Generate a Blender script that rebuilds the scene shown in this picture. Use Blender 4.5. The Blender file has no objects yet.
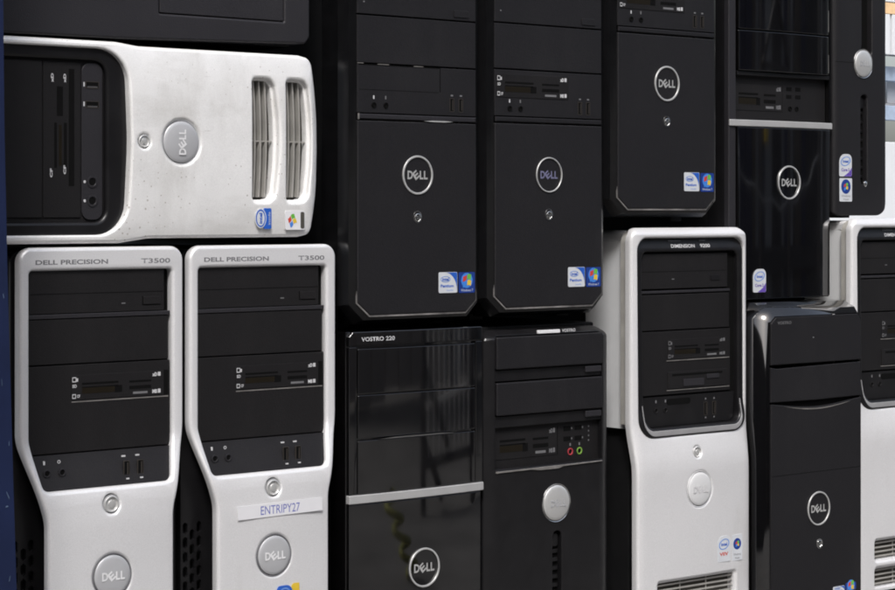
import bpy, bmesh, math, random
from mathutils import Vector, Matrix
random.seed(7)
R = math.radians
sc = bpy.context.scene
COL = sc.collection

# ---------------------------------------------------------------- camera
D = 2.17; YAW = R(40); GZ = 0.490            # metres from the stack, angle off its normal, eye height over the ground
cam = bpy.data.cameras.new('camera'); camo = bpy.data.objects.new('camera', cam); COL.objects.link(camo)
cam.sensor_width = 36; cam.lens = 2140 / 895 * 36; cam.shift_y = -85 / 895
cam.clip_start = 0.05; cam.clip_end = 400
camo.location = (-D * math.sin(YAW), -D * math.cos(YAW), GZ)
camo.rotation_euler = (R(90), 0, -YAW)
sc.camera = camo
sc.cycles.filter_width = 1.9

# ---------------------------------------------------------------- light
SUN_EL, SUN_AZ = R(50), R(222)               # azimuth clockwise from north (+Y)
w = bpy.data.worlds.new('World'); sc.world = w; w.use_nodes = True
nt = w.node_tree; nt.nodes.clear()
sky = nt.nodes.new('ShaderNodeTexSky'); sky.sky_type = 'NISHITA'; sky.sun_disc = False
sky.sun_elevation = SUN_EL; sky.sun_rotation = SUN_AZ; sky.air_density = 1.0; sky.dust_density = 4.0; sky.ozone_density = 1.0
hsv = nt.nodes.new('ShaderNodeHueSaturation'); hsv.inputs['Saturation'].default_value = 0.6
bg = nt.nodes.new('ShaderNodeBackground'); bg.inputs['Strength'].default_value = 0.145
wo = nt.nodes.new('ShaderNodeOutputWorld')
nt.links.new(sky.outputs[0], hsv.inputs['Color']); nt.links.new(hsv.outputs[0], bg.inputs['Color']); nt.links.new(bg.outputs[0], wo.inputs[0])
sl = bpy.data.lights.new('sun', 'SUN'); sl.energy = 2.2; sl.angle = R(14); sl.color = (1, .99, .985)
so = bpy.data.objects.new('sun', sl); COL.objects.link(so)
sd = Vector((math.sin(SUN_AZ) * math.cos(SUN_EL), math.cos(SUN_AZ) * math.cos(SUN_EL), math.sin(SUN_EL)))
so.rotation_euler = sd.to_track_quat('Z', 'Y').to_euler()
vs = sc.view_settings; vs.view_transform = 'Standard'; vs.look = 'None'; vs.exposure = 0.46; vs.gamma = 1; vs.use_curve_mapping = False

# ---------------------------------------------------------------- materials
def mat(name, col, rough=.5, metal=0., coat=0., var=.08, vscale=60., bump=0., bscale=900., spec=.5, speck=0., smudge=0., dust=0., grain=0., grime=0.):
    m = bpy.data.materials.new(name); m.use_nodes = True
    n = m.node_tree; b = n.nodes['Principled BSDF']
    b.inputs['Roughness'].default_value = rough; b.inputs['Metallic'].default_value = metal
    b.inputs['Coat Weight'].default_value = coat; b.inputs['Coat Roughness'].default_value = .03
    b.inputs['Specular IOR Level'].default_value = spec
    tc = n.nodes.new('ShaderNodeTexCoord')
    no = n.nodes.new('ShaderNodeTexNoise'); no.inputs['Scale'].default_value = vscale; no.inputs['Detail'].default_value = 5
    n.links.new(tc.outputs['Object'], no.inputs['Vector'])
    mr = n.nodes.new('ShaderNodeMapRange'); mr.inputs[1].default_value = .3; mr.inputs[2].default_value = .7
    mr.inputs[3].default_value = 1 - var; mr.inputs[4].default_value = 1 + var
    n.links.new(no.outputs[0], mr.inputs[0])
    mx = n.nodes.new('ShaderNodeVectorMath'); mx.operation = 'SCALE'; mx.inputs[0].default_value = col[:3]
    n.links.new(mr.outputs[0], mx.inputs['Scale'])
    out = mx.outputs[0]
    def voro(scale, lo, gain, amt, col2, o_):
        vo = n.nodes.new('ShaderNodeTexVoronoi'); vo.inputs['Scale'].default_value = scale; n.links.new(tc.outputs['Object'], vo.inputs['Vector'])
        n2 = n.nodes.new('ShaderNodeTexNoise'); n2.inputs['Scale'].default_value = 12; n2.inputs['Detail'].default_value = 4; n.links.new(tc.outputs['Object'], n2.inputs['Vector'])
        ma = n.nodes.new('ShaderNodeMath'); ma.operation = 'MULTIPLY_ADD'; ma.inputs[1].default_value = gain; ma.inputs[2].default_value = lo
        n.links.new(n2.outputs[0], ma.inputs[0])
        lt = n.nodes.new('ShaderNodeMath'); lt.operation = 'LESS_THAN'; n.links.new(vo.outputs['Distance'], lt.inputs[0]); n.links.new(ma.outputs[0], lt.inputs[1])
        m2 = n.nodes.new('ShaderNodeMath'); m2.operation = 'MULTIPLY'; m2.inputs[1].default_value = amt; n.links.new(lt.outputs[0], m2.inputs[0])
        mi = n.nodes.new('ShaderNodeMix'); mi.data_type = 'RGBA'; n.links.new(m2.outputs[0], mi.inputs[0]); n.links.new(o_, mi.inputs[6])
        mi.inputs[7].default_value = col2; return mi.outputs[2]
    def film(scale, a, b_, amt, col2, o_, stretch=(1, 1, 1)):
        mp = n.nodes.new('ShaderNodeMapping'); mp.inputs['Scale'].default_value = stretch; n.links.new(tc.outputs['Object'], mp.inputs[0])
        n5 = n.nodes.new('ShaderNodeTexNoise'); n5.inputs['Scale'].default_value = scale; n5.inputs['Detail'].default_value = 8; n5.inputs['Roughness'].default_value = .7
        n.links.new(mp.outputs[0], n5.inputs['Vector'])
        r5 = n.nodes.new('ShaderNodeMapRange'); r5.inputs[1].default_value = a; r5.inputs[2].default_value = b_; r5.inputs[3].default_value = 0; r5.inputs[4].default_value = amt
        n.links.new(n5.outputs[0], r5.inputs[0])
        mi = n.nodes.new('ShaderNodeMix'); mi.data_type = 'RGBA'; n.links.new(r5.outputs[0], mi.inputs[0]); n.links.new(o_, mi.inputs[6])
        mi.inputs[7].default_value = col2; return mi.outputs[2]
    if grain:
        ng = n.nodes.new('ShaderNodeTexNoise'); ng.inputs['Scale'].default_value = 1100; ng.inputs['Detail'].default_value = 1; n.links.new(tc.outputs['Object'], ng.inputs['Vector'])
        rg = n.nodes.new('ShaderNodeMapRange'); rg.inputs[1].default_value = .3; rg.inputs[2].default_value = .7; rg.inputs[3].default_value = 1 - grain; rg.inputs[4].default_value = 1 + grain; n.links.new(ng.outputs[0], rg.inputs[0])
        mg = n.nodes.new('ShaderNodeVectorMath'); mg.operation = 'SCALE'; n.links.new(out, mg.inputs[0]); n.links.new(rg.outputs[0], mg.inputs['Scale']); out = mg.outputs[0]
    if grime:
        out = film(9, .55, .85, grime, (.33, .31, .27, 1), out, (1, 1, .35)); out = film(130, .68, .76, grime, (.28, .26, .22, 1), out, (.12, 1, 1))
    if speck:
        out = voro(170, -.17, .50, speck * .7, (.24, .2, .15, 1), out); out = voro(85, -.10, .20, speck * .7, (.2, .16, .12, 1), out)
        out = film(7, .52, .75, .3, (.42, .40, .35, 1), out, (1, 1, 3)); out = film(60, .64, .8, .3, (.3, .27, .22, 1), out, (3, 1, .3))
    if dust:
        out = film(5, .5, .8, .09 * dust, (.25, .24, .23, 1), out, (1, 1, .5)); out = voro(230, -.20, .42, .5 * dust, (.16, .15, .15, 1), out)
        out = film(150, .70, .78, .4 * dust, (.2, .2, .2, 1), out, (1, 1, .1))
    n.links.new(out, b.inputs['Base Color'])
    if smudge:
        n3 = n.nodes.new('ShaderNodeTexNoise'); n3.inputs['Scale'].default_value = 22; n3.inputs['Detail'].default_value = 6
        n.links.new(tc.outputs['Object'], n3.inputs['Vector'])
        r3 = n.nodes.new('ShaderNodeMapRange'); r3.inputs[1].default_value = .35; r3.inputs[2].default_value = .75
        r3.inputs[3].default_value = rough; r3.inputs[4].default_value = rough + smudge
        n.links.new(n3.outputs[0], r3.inputs[0]); n.links.new(r3.outputs[0], b.inputs['Roughness'])
    if bump:
        n4 = n.nodes.new('ShaderNodeTexNoise'); n4.inputs['Scale'].default_value = bscale; n4.inputs['Detail'].default_value = 2
        n.links.new(tc.outputs['Object'], n4.inputs['Vector'])
        bp = n.nodes.new('ShaderNodeBump'); bp.inputs['Strength'].default_value = bump; bp.inputs['Distance'].default_value = .0004
        n.links.new(n4.outputs[0], bp.inputs['Height']); n.links.new(bp.outputs[0], b.inputs['Normal'])
    return m

M = dict(
    silver=mat('silver_paint', (.76, .757, .765), .40, metal=.35, var=.03, vscale=9, bump=.15, bscale=1600, spec=.5, grain=.05, grime=.35),
    silver_dirty=mat('silver_paint_dusty', (.86, .855, .845), .42, metal=.25, var=.05, vscale=18, bump=.15, bscale=1600, speck=.7, grain=.05, grime=.5),
    cheek=mat('light_grey_plastic', (.58, .585, .59), .45, var=.03),
    black=mat('black_plastic', (.0078, .0072, .0086), .55, var=.08, vscale=8, bump=.5, bscale=1100, smudge=.05, spec=.34, dust=.35, grain=.25),
    bay=mat('black_bay_plastic', (.0060, .0053, .0058), .6, var=.08, vscale=8, bump=.5, bscale=1100, smudge=.05, spec=.30, dust=.3, grain=.25),
    grey=mat('dark_grey_plastic', (.017, .016, .019), .5, var=.08, vscale=8, bump=.5, smudge=.05, spec=.4, dust=.3, grain=.2),
    gloss=mat('gloss_black_plastic', (.0024, .0022, .0024), .035, spec=1.0, var=.2, smudge=.05, coat=.5, dust=.25),
    satin=mat('satin_black_plastic', (.0075, .0072, .0080), .28, var=.2, smudge=.1, spec=.4, dust=.3),
    steel=mat('black_painted_steel', (.006, .006, .0065), .6, var=.2, spec=.25),
    hole=mat('dark_opening', (.003, .003, .003), .8, spec=.1),
    chrome=mat('chrome', (.62, .62, .61), .2, metal=1, var=.03),
    ring=mat('satin_chrome', (.66, .66, .65), .38, metal=.6, var=.03),
    doored=mat('light_door_edge', (.20, .19, .185), .42, metal=.2, var=.75, vscale=35),
    port=mat('port_metal', (.055, .048, .042), .45, metal=.5),
    discgrey=mat('brushed_grey_disc', (.47, .475, .49), .36, metal=.25, var=.04),
    rimgrey=mat('rim_lit_grey', (.24, .24, .245), .3, var=.1),
    gloss2=mat('gloss_surround', (.0050, .005, .0055), .12, var=.2, smudge=.1, spec=.45),
    brown=mat('brown_board', (.34, .29, .26), .8, var=.15, vscale=3),
    pale=mat('pale_board', (.68, .66, .64), .7, var=.2, vscale=5),
    wall=mat('added_wall_dark', (.05, .05, .05), .85, var=.2, vscale=2),
    chip=mat('paint_scratch', (.06, .09, .15), .6, var=.3),
    badgedim=mat('dim_blue_silver_lettering', (.20, .20, .32), .35, metal=.3),
    edge=mat('worn_and_lit_grey_edge', (.20, .19, .18), .4, metal=.3, var=.3, vscale=90),
    bar=mat('silver_bar_paint', (.42, .42, .42), .35, metal=.25, var=.05),
    letter=mat('bright_silver_lettering', (.82, .82, .83), .3, metal=.2, var=.02),
    mark=mat('light_print', (.50, .50, .51), .5, var=.1),
    markdim=mat('grey_print', (.14, .14, .145), .5, var=.1),
    textgrey=mat('grey_lettering', (.17, .17, .18), .5, var=.05),
    bluelet=mat('blue_lettering', (.12, .14, .42), .5, var=.05),
    paper=mat('label_paper', (.66, .66, .68), .7, var=.03),
    white=mat('sticker_white', (.55, .57, .60), .35, var=.05),
    blue=mat('sticker_blue', (.02, .10, .45), .3, var=.1),
    dblue=mat('sticker_dark_blue', (.012, .04, .22), .3, var=.1),
    lblue=mat('sticker_pale_blue', (.14, .26, .58), .3, var=.1),
    purple=mat('sticker_purple', (.12, .07, .36), .3, var=.1),
    red=mat('sticker_red', (.5, .05, .03), .4), green=mat('sticker_green', (.12, .4, .05), .4),
    yellow=mat('sticker_yellow', (.65, .45, .04), .4), mblue=mat('sticker_mid_blue', (.05, .2, .6), .4),
    jackred=mat('jack_red', (.34, .04, .05), .4), jackgreen=mat('jack_green', (.16, .30, .05), .4),
    gold=mat('contact_brass', (.016, .012, .006), .4, metal=.5),
    grill=mat('grill_grey', (.30, .29, .27), .45, var=.15, vscale=40),
    navy=mat('navy_paint', (.007, .013, .045), .5, spec=.3, var=.25, vscale=14, speck=0),
    rubber=mat('rubber', (.01, .01, .01), .8),
    ventdark=mat('vent_dark', (.06, .055, .045), .8, var=.3),
    groundm=mat('ground_concrete', (.12, .115, .11), .85, var=.25, vscale=6, bump=.4, bscale=60),
    bgwhite=mat('weathered_white', (.74, .76, .78), .6, var=.08, vscale=4),
    orange=mat('orange_paint', (.85, .58, .32), .5, var=.1), bgblue=mat('blue_beam_paint', (.38, .47, .6), .5, var=.1),
    bggrey=mat('mid_grey', (.3, .3, .31), .6, var=.15), bgdark=mat('dark_item', (.03, .03, .035), .6, var=.3),
    cream=mat('cream_item', (.6, .58, .4), .6), wood=mat('weathered_board', (.10, .085, .07), .8, var=.3, vscale=5),
    wood2=mat('dark_board', (.035, .035, .04), .7, var=.3, vscale=5), wood3=mat('navy_board', (.02, .025, .06), .7, var=.3, vscale=5),
    card=mat('card_sheet', (.25, .17, .10), .85, var=.1), ropey=mat('yellow_cord', (.26, .26, .05), .6),
)

# ---------------------------------------------------------------- helpers (all local units: mm on the face, x right, z up, y into the stack)
S = .001
def link(name, me, m, parent, smooth=35, wn=False):
    if len(me.materials) == 0: me.materials.append(m)
    o = bpy.data.objects.new(name, me); COL.objects.link(o); o.parent = parent
    if smooth:
        me.polygons.foreach_set('use_smooth', [True] * len(me.polygons)); me.set_sharp_from_angle(angle=R(smooth))
    if wn:
        md = o.modifiers.new('wn', 'WEIGHTED_NORMAL'); md.keep_sharp = True; md.weight = 80
    return o
def fillet(pts, n=6):
    """pts: (x,z[,radius]) -> rounded polygon"""
    out = []; N = len(pts)
    for i, p in enumerate(pts):
        r = p[2] if len(p) > 2 else 0
        a = Vector(pts[i - 1][:2]); b = Vector(p[:2]); c = Vector(pts[(i + 1) % N][:2])
        if r <= 0: out.append(tuple(b)); continue
        u = (a - b); v = (c - b); lu, lv = u.length, v.length; u /= lu; v /= lv
        ang = math.acos(max(-1, min(1, u.dot(v)))); 
        if ang > 3.10: out.append(tuple(b)); continue
        t = min(r / math.tan(ang / 2), lu * .49, lv * .49); rr = t * math.tan(ang / 2)
        p0 = b + u * t; p1 = b + v * t; ce = b + (u + v).normalized() * (rr / math.sin(ang / 2))
        a0 = math.atan2(p0.y - ce.y, p0.x - ce.x); a1 = math.atan2(p1.y - ce.y, p1.x - ce.x); da = (a1 - a0 + math.pi) % (2 * math.pi) - math.pi
        for k in range(n + 1): aa = a0 + da * k / n; out.append((ce.x + rr * math.cos(aa), ce.y + rr * math.sin(aa)))
    return out
def rrect(x0, z0, x1, z1, r=0): return fillet([(x0, z0, r), (x1, z0, r), (x1, z1, r), (x0, z1, r)])
def circ(x, z, r, n=40, rx=None): return [(x + (rx or r) * math.cos(2 * math.pi * k / n), z + r * math.sin(2 * math.pi * k / n)) for k in range(n)]
def area(p): return sum(p[i - 1][0] * p[i][1] - p[i][0] * p[i - 1][1] for i in range(len(p)))
def plate_me(outlines, holes=(), y0=0, thick=3, bev=0., cuts=(), fn=None, bres=2):
    """slab whose front face is at y0, edges rounded by bev; holes cut through; fn(x,z)->dy bends it"""
    cu = bpy.data.curves.new('c', 'CURVE'); cu.dimensions = '2D'; cu.fill_mode = 'BOTH'
    cu.extrude = max(thick / 2 - bev, 0) * S; cu.bevel_depth = bev * S; cu.bevel_resolution = bres; cu.offset = -bev * S
    if outlines and isinstance(outlines[0][0], (int, float)): outlines = [outlines]
    for lst, sg in ((outlines, 1), (holes, -1)):
        for p in lst:
            if area(p) * sg < 0: p = p[::-1]
            sp = cu.splines.new('POLY'); sp.points.add(len(p) - 1); sp.use_cyclic_u = True
            for q, (x, z) in zip(sp.points, p): q.co = (x * S, z * S, 0, 1)
    o = bpy.data.objects.new('c', cu); me = bpy.data.meshes.new_from_object(o)
    bpy.data.objects.remove(o); bpy.data.curves.remove(cu)
    me.transform(Matrix(((1, 0, 0, 0), (0, 0, -1, (y0 + thick / 2) * S), (0, 1, 0, 0), (0, 0, 0, 1))))
    if fn or cuts:
        bm = bmesh.new(); bm.from_mesh(me); bmesh.ops.remove_doubles(bm, verts=bm.verts, dist=1e-6)
        for ax, val in cuts:
            no = (1, 0, 0) if ax == 'x' else (0, 0, 1); co = (val * S, 0, 0) if ax == 'x' else (0, 0, val * S)
            bmesh.ops.bisect_plane(bm, geom=bm.verts[:] + bm.edges[:] + bm.faces[:], plane_co=co, plane_no=no, dist=1e-7)
        if fn:
            for v in bm.verts: v.co.y += fn(v.co.x / S, v.co.z / S) * S
        bm.to_mesh(me); bm.free()
    return me
def plate(name, m, parent, outl, holes=(), y0=0, thick=3, bev=0., cuts=(), fn=None, smooth=35):
    return link(name, plate_me(outl, holes, y0, thick, bev, cuts, fn), m, parent, smooth, wn=bev > 0)
def box_me(x0, x1, y0, y1, z0, z1, bev=0):
    bm = bmesh.new(); bmesh.ops.create_cube(bm, size=1)
    for v in bm.verts: v.co = Vector(((x0 + x1) / 2 + v.co.x * (x1 - x0), (y0 + y1) / 2 + v.co.y * (y1 - y0), (z0 + z1) / 2 + v.co.z * (z1 - z0))) * S
    if bev: bmesh.ops.bevel(bm, geom=bm.edges[:], offset=bev * S, segments=2, affect='EDGES', profile=.5)
    me = bpy.data.meshes.new('b'); bm.to_mesh(me); bm.free(); return me
def box(name, m, parent, x0, x1, y0, y1, z0, z1, bev=0): return link(name, box_me(x0, x1, y0, y1, z0, z1, bev), m, parent, 35, wn=bev > 0)
def lathe(name, m, parent, cx, cz, prof, seg=40, sx=1.):
    """prof: (radius, y) from rim to centre"""
    bm = bmesh.new(); rings = []
    for r, y in prof:
        if r <= 0: rings.append([bm.verts.new((cx * S, y * S, cz * S))])
        else: rings.append([bm.verts.new(((cx + sx * r * math.cos(2 * math.pi * k / seg)) * S, y * S, (cz + r * math.sin(2 * math.pi * k / seg)) * S)) for k in range(seg)])
    for a, b in zip(rings, rings[1:]):
        for k in range(seg):
            k2 = (k + 1) % seg
            if len(b) == 1: bm.faces.new((a[k], a[k2], b[0]))
            else: bm.faces.new((a[k], a[k2], b[k2], b[k]))
    bmesh.ops.recalc_face_normals(bm, faces=bm.faces)
    if bm.faces and rings[-1][0].co.y < rings[0][0].co.y + 1: pass
    me = bpy.data.meshes.new('l'); bm.to_mesh(me); bm.free()
    return link(name, me, m, parent, 40)
def loft(name, m, parent, loops, smooth=50, cap=False):
    """loops: lists of (x,y,z) mm with equal counts"""
    bm = bmesh.new(); vs_ = [[bm.verts.new((x * S, y * S, z * S)) for x, y, z in L] for L in loops]; n = len(loops[0])
    for a, b in zip(vs_, vs_[1:]):
        for k in range(n): bm.faces.new((a[k], a[(k + 1) % n], b[(k + 1) % n], b[k]))
    if cap: bm.faces.new(vs_[0]); bm.faces.new(vs_[-1])
    bmesh.ops.recalc_face_normals(bm, faces=bm.faces)
    me = bpy.data.meshes.new('lo'); bm.to_mesh(me); bm.free()
    return link(name, me, m, parent, smooth)
def text_me(s, h, width=None, bold=0., extr=.25, shear=0):
    cu = bpy.data.curves.new('t', 'FONT'); cu.body = s; cu.size = 1; cu.offset = bold; cu.shear = shear; cu.resolution_u = 3
    o = bpy.data.objects.new('t', cu); me = bpy.data.meshes.new_from_object(o); bpy.data.objects.remove(o); bpy.data.curves.remove(cu)
    xs = [v.co.x for v in me.vertices]; ys = [v.co.y for v in me.vertices]
    w_, h_ = max(xs) - min(xs), max(ys) - min(ys)
    sy = h / h_; sx = (width / w_) if width else sy
    for v in me.vertices: v.co = Vector(((v.co.x - min(xs) - w_ / 2) * sx * S, (v.co.y - min(ys) - h_ / 2) * sy * S, 0))
    return me
def text(name, m, parent, s, cx, cz, h, y, width=None, bold=0., rot=0., shear=0, smooth=0, fn=None):
    """flat printed lettering centred at (cx, cz)"""
    me = text_me(s, h, width, bold, shear=shear)
    ca, sa = math.cos(R(rot)), math.sin(R(rot))
    me.transform(Matrix(((ca, -sa, 0, cx * S), (0, 0, -1, y * S), (sa, ca, 0, cz * S), (0, 0, 0, 1))))
    if fn:
        for v in me.vertices: v.co.y += fn(v.co.x / S, v.co.z / S) * S
    return link(name, me, m, parent, smooth)
def joinmes(lst):
    bm = bmesh.new()
    for me in lst: bm.from_mesh(me)
    me = bpy.data.meshes.new('j'); bm.to_mesh(me); bm.free(); return me
def brand(m, parent, cx, cz, w_, y, rot=0):
    """round-badge lettering with the tipped second letter"""
    L = []; ca, sa = math.cos(R(rot)), math.sin(R(rot))
    h = w_ * .34
    for ch, x, r_, k in (('D', -.385, 0, 1), ('E', -.09, 38, .98), ('L', .20, 0, 1), ('L', .415, 0, 1)):
        me = text_me(ch, h * k, w_ * (.27 if ch != 'L' else .19), bold=.035)
        c2, s2 = math.cos(R(r_)), math.sin(R(r_))
        me.transform(Matrix(((c2, -s2, 0, x * w_ * S), (s2, c2, 0, 0), (0, 0, 1, 0), (0, 0, 0, 1))))
        me.transform(Matrix(((ca, -sa, 0, cx * S), (0, 0, -1, y * S), (sa, ca, 0, cz * S), (0, 0, 0, 1))))
        L.append(me)
    return link('badge_lettering', joinmes(L), m, parent, 0)
def ring_badge(parent, cx, cz, r, y, m=None, lm=None, tk=1.9, sx=1.):
    o = plate('round_badge', m or M['ring'], parent, circ(cx, cz, r, 56), [circ(cx, cz, r - tk, 56)], y0=y - 1.2, thick=1.6, bev=.4)
    brand(lm or m or M['ring'], o, cx, cz, r * 1.28, y - .35)
    return o
def disc_badge(parent, cx, cz, r, y, m, lm, lw=1.15, ring=None, rot=0, dome=1.5):
    lathe('badge_recess', ring or M['edge'], parent, cx, cz, [(r + 1.4, y + .1), (r + 1.1, y - .5), (r + .3, y - .1), (r - .2, y + 1.5)], 56)
    o = lathe('round_badge', m, parent, cx, cz, [(r - .5, y + 1.5), (r - .5, y - .6), (r - 1.2, y - 1.2), (r * .8, y - 1.2 - dome * .36), (r * .5, y - 1.2 - dome * .75), (r * .25, y - 1.2 - dome * .94), (0, y - 1.2 - dome)], 56)
    if lm: brand(lm, o, cx, cz, r * lw, y - 1.35 - dome, rot)
    return o
def power_button(parent, cx, cz, r, y, sx=.9):
    o = lathe('power_button', M['ring'] if sx == 1 else M['chrome'], parent, cx, cz, [(r + .9, y + .2), (r + .6, y - .9), (r, y - 1.2), (r - .6, y - .4), (r - .9, y + .5), (r * .55, y + .2), (r * .45, y - .9), (0, y - 1.3)], 28, sx)
    return o
def jack(parent, cx, cz, y, r=2.6, m=None, name='audio_jack'):
    o = lathe(name, m or M['grey'], parent, cx, cz, [(r, y + .6), (r, y - .7), (r * .72, y - .8), (r * .6, y + .2)], 20)
    lathe('jack_hole', M['hole'], o, cx, cz, [(r * .66, y - .05), (0, y - .06)], 16)
    return o
def usb(parent, cx, cz, y, w_=5.2, h=12.5, horiz=False):
    if horiz: w_, h = h, w_
    o = plate('usb_port', M['port'], parent, rrect(cx - w_ / 2 - .45, cz - h / 2 - .45, cx + w_ / 2 + .45, cz + h / 2 + .45, .5), [rrect(cx - w_ / 2 + .2, cz - h / 2 + .2, cx + w_ / 2 - .2, cz + h / 2 - .2)], y0=y - .35, thick=1.2)
    box('port_hole', M['hole'], o, cx - w_ / 2 + .1, cx + w_ / 2 - .1, y - .05, y + .4, cz - h / 2 + .1, cz + h / 2 - .1)
    if horiz: box('port_tongue', M['chrome'], o, cx - w_ / 2 + 1.2, cx + w_ / 2 - 1.2, y - .3, y - .1, cz - h * .45, cz - h * .2)
    else: box('port_tongue', M['port'], o, cx + w_ * .08, cx + w_ * .3, y - .3, y - .1, cz - h / 2 + 1.2, cz + h / 2 - 1.2)
    return o
def slab(name, m, parent, x0, z0, x1, z1, y, t=.5, r=0, bev=0):
    """thin raised piece standing t proud of y"""
    return plate(name, m, parent, rrect(x0, z0, x1, z1, r), y0=y - t, thick=t + .6, bev=bev)
def groove(parent, x0, z0, x1, z1, y, wd=1.):
    """recessed joint line (dark, sits 0.1 proud of the recess floor)"""
    if abs(x1 - x0) > abs(z1 - z0): return slab('joint_line', M['hole'], parent, x0, (z0 + z1) / 2 - wd / 2, x1, (z0 + z1) / 2 + wd / 2, y, .12)
    return slab('joint_line', M['hole'], parent, x0 - wd / 2, z0, x0 + wd / 2, z1, y, .12)
def flag(parent, cx, cz, s, y, rot=0):
    k = 0; ca, sa = math.cos(R(rot)), math.sin(R(rot))
    for m, ax, az in ((M['red'], -1, 1), (M['green'], 0, 1), (M['mblue'], -1, 0), (M['yellow'], 0, 0)):
        x0 = ax * s + .15; x1 = x0 + s * .88; z0 = (az - 1) * s * 1.05 + .1; z1 = z0 + s * .92
        P = []
        for i in range(5): x = x0 + (x1 - x0) * i / 4; P.append((x, z0 + .22 * s * math.sin((x / s) * 2.6 + .6)))
        for i in range(5): x = x1 + (x0 - x1) * i / 4; P.append((x + .12 * s, z1 + .22 * s * math.sin((x / s) * 2.6 + .6)))
        P = [(cx + ca * a - sa * b, cz + sa * a + ca * b) for a, b in P]
        plate('flag_pane', m, parent, P, y0=y - .1, thick=.09, smooth=0)
def sticker_cpu(parent, x0, z0, x1, z1, y, word='Pentium', rot=0):
    """white square, blue swoosh in the top right corner, small blue words"""
    w_, h = x1 - x0, z1 - z0
    o = plate('processor_sticker', M['white'], parent, rrect(x0, z0, x1, z1, 1.6), y0=y - .35, thick=.4)
    P = [(x0 + w_ * .35, z1 - .5)] + [(x0 + w_ * .35 + w_ * .63 * math.sin(a), z0 + h * .12 + h * .86 * math.cos(a)) for a in [R(q) for q in range(6, 91, 12)]] + [(x1 - .3, z1 - 1.3), (x1 - 1.3, z1 - .3)]
    plate('sticker_swoosh', M['blue'], o, P, y0=y - .45, thick=.1, smooth=0)
    plate('sticker_ring', M['lblue'], o, [(x0 + w_ * .36 + w_ * .27 * math.cos(t * .3927), z0 + h * .66 + h * .15 * math.sin(t * .3927)) for t in range(16)], [[(x0 + w_ * .36 + w_ * .24 * math.cos(t * .3927), z0 + h * .66 + h * .12 * math.sin(t * .3927)) for t in range(16)]], y0=y - .5, thick=.08, smooth=0)
    text('sticker_lettering', M['blue'], o, 'intel', x0 + w_ * .36, z0 + h * .66, h * .16, y - .55, w_ * .36, bold=.03)
    text('sticker_lettering', M['blue'], o, word, x0 + w_ * .45, z0 + h * .34, h * .15, y - .47, w_ * .7, bold=.03)
    text('sticker_lettering', M['lblue'], o, 'inside', x0 + w_ * .6, z0 + h * .13, h * .1, y - .47, w_ * .35)
    return o
def sticker_win(parent, x0, z0, x1, z1, y, m=None):
    w_, h = x1 - x0, z1 - z0
    o = plate('system_sticker', m or M['dblue'], parent, rrect(x0, z0, x1, z1, 1.4), y0=y - .35, thick=.4)
    plate('sticker_glow', M['mblue'], o, circ(x0 + w_ / 2, z0 + h * .6, w_ * .36, 24), y0=y - .42, thick=.08, smooth=0)
    flag(o, x0 + w_ / 2, z0 + h * .6, w_ * .27, y - .42)
    text('sticker_lettering', M['white'], o, 'Windows 7', x0 + w_ / 2, z0 + h * .13, h * .12, y - .42, w_ * .75)
    return o
def sticker_oval(parent, x0, z0, x1, z1, y, word='Core 2', corner='purple', wm='purple'):
    w_, h = x1 - x0, z1 - z0
    o = plate('processor_sticker', M['white'], parent, fillet([(x0, z0, 2), (x1, z0, 2), (x1, z1, w_ * .3), (x0, z1, w_ * .45)]), y0=y - .35, thick=.4)
    if corner: plate('sticker_swoosh', M[corner], o, [(x0 + w_ * .35, z0 + .2), (x1 - .4, z0 + .2), (x1 - .2, z0 + h * .4), (x1 - w_ * .22, z0 + h * .2)], y0=y - .45, thick=.1, smooth=0)
    E = lambda k: [(x0 + w_ * .5 + w_ * k * math.cos(t * .3142), z0 + h * .68 + h * k * .52 * math.sin(t * .3142) + w_ * .06 * math.cos(t * .3142)) for t in range(20)]
    plate('sticker_ring', M['lblue'], o, E(.40), [E(.33)], y0=y - .5, thick=.08, smooth=0)
    text('sticker_lettering', M['blue'], o, 'intel', x0 + w_ * .5, z0 + h * .68, h * .13, y - .55, w_ * .46, bold=.03)
    text('sticker_lettering', M[wm], o, word, x0 + w_ * .48, z0 + h * .3, h * .14, y - .5, w_ * .66, bold=.03)
    return o
def sticker_orb(parent, x0, z0, x1, z1, y):
    w_, h = x1 - x0, z1 - z0
    o = plate('system_sticker', M['white'], parent, rrect(x0, z0, x1, z1, 1.3), y0=y - .35, thick=.4)
    plate('sticker_orb', M['dblue'], o, circ(x0 + w_ / 2, z0 + h * .64, w_ * .38, 24), y0=y - .45, thick=.1, smooth=0)
    flag(o, x0 + w_ / 2, z0 + h * .64, w_ * .17, y - .47)
    text('sticker_lettering', M['textgrey'], o, 'Windows', x0 + w_ / 2, z0 + h * .24, h * .09, y - .47, w_ * .7)
    text('sticker_lettering', M['textgrey'], o, 'Vista', x0 + w_ / 2, z0 + h * .1, h * .08, y - .47, w_ * .45)
    return o
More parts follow.
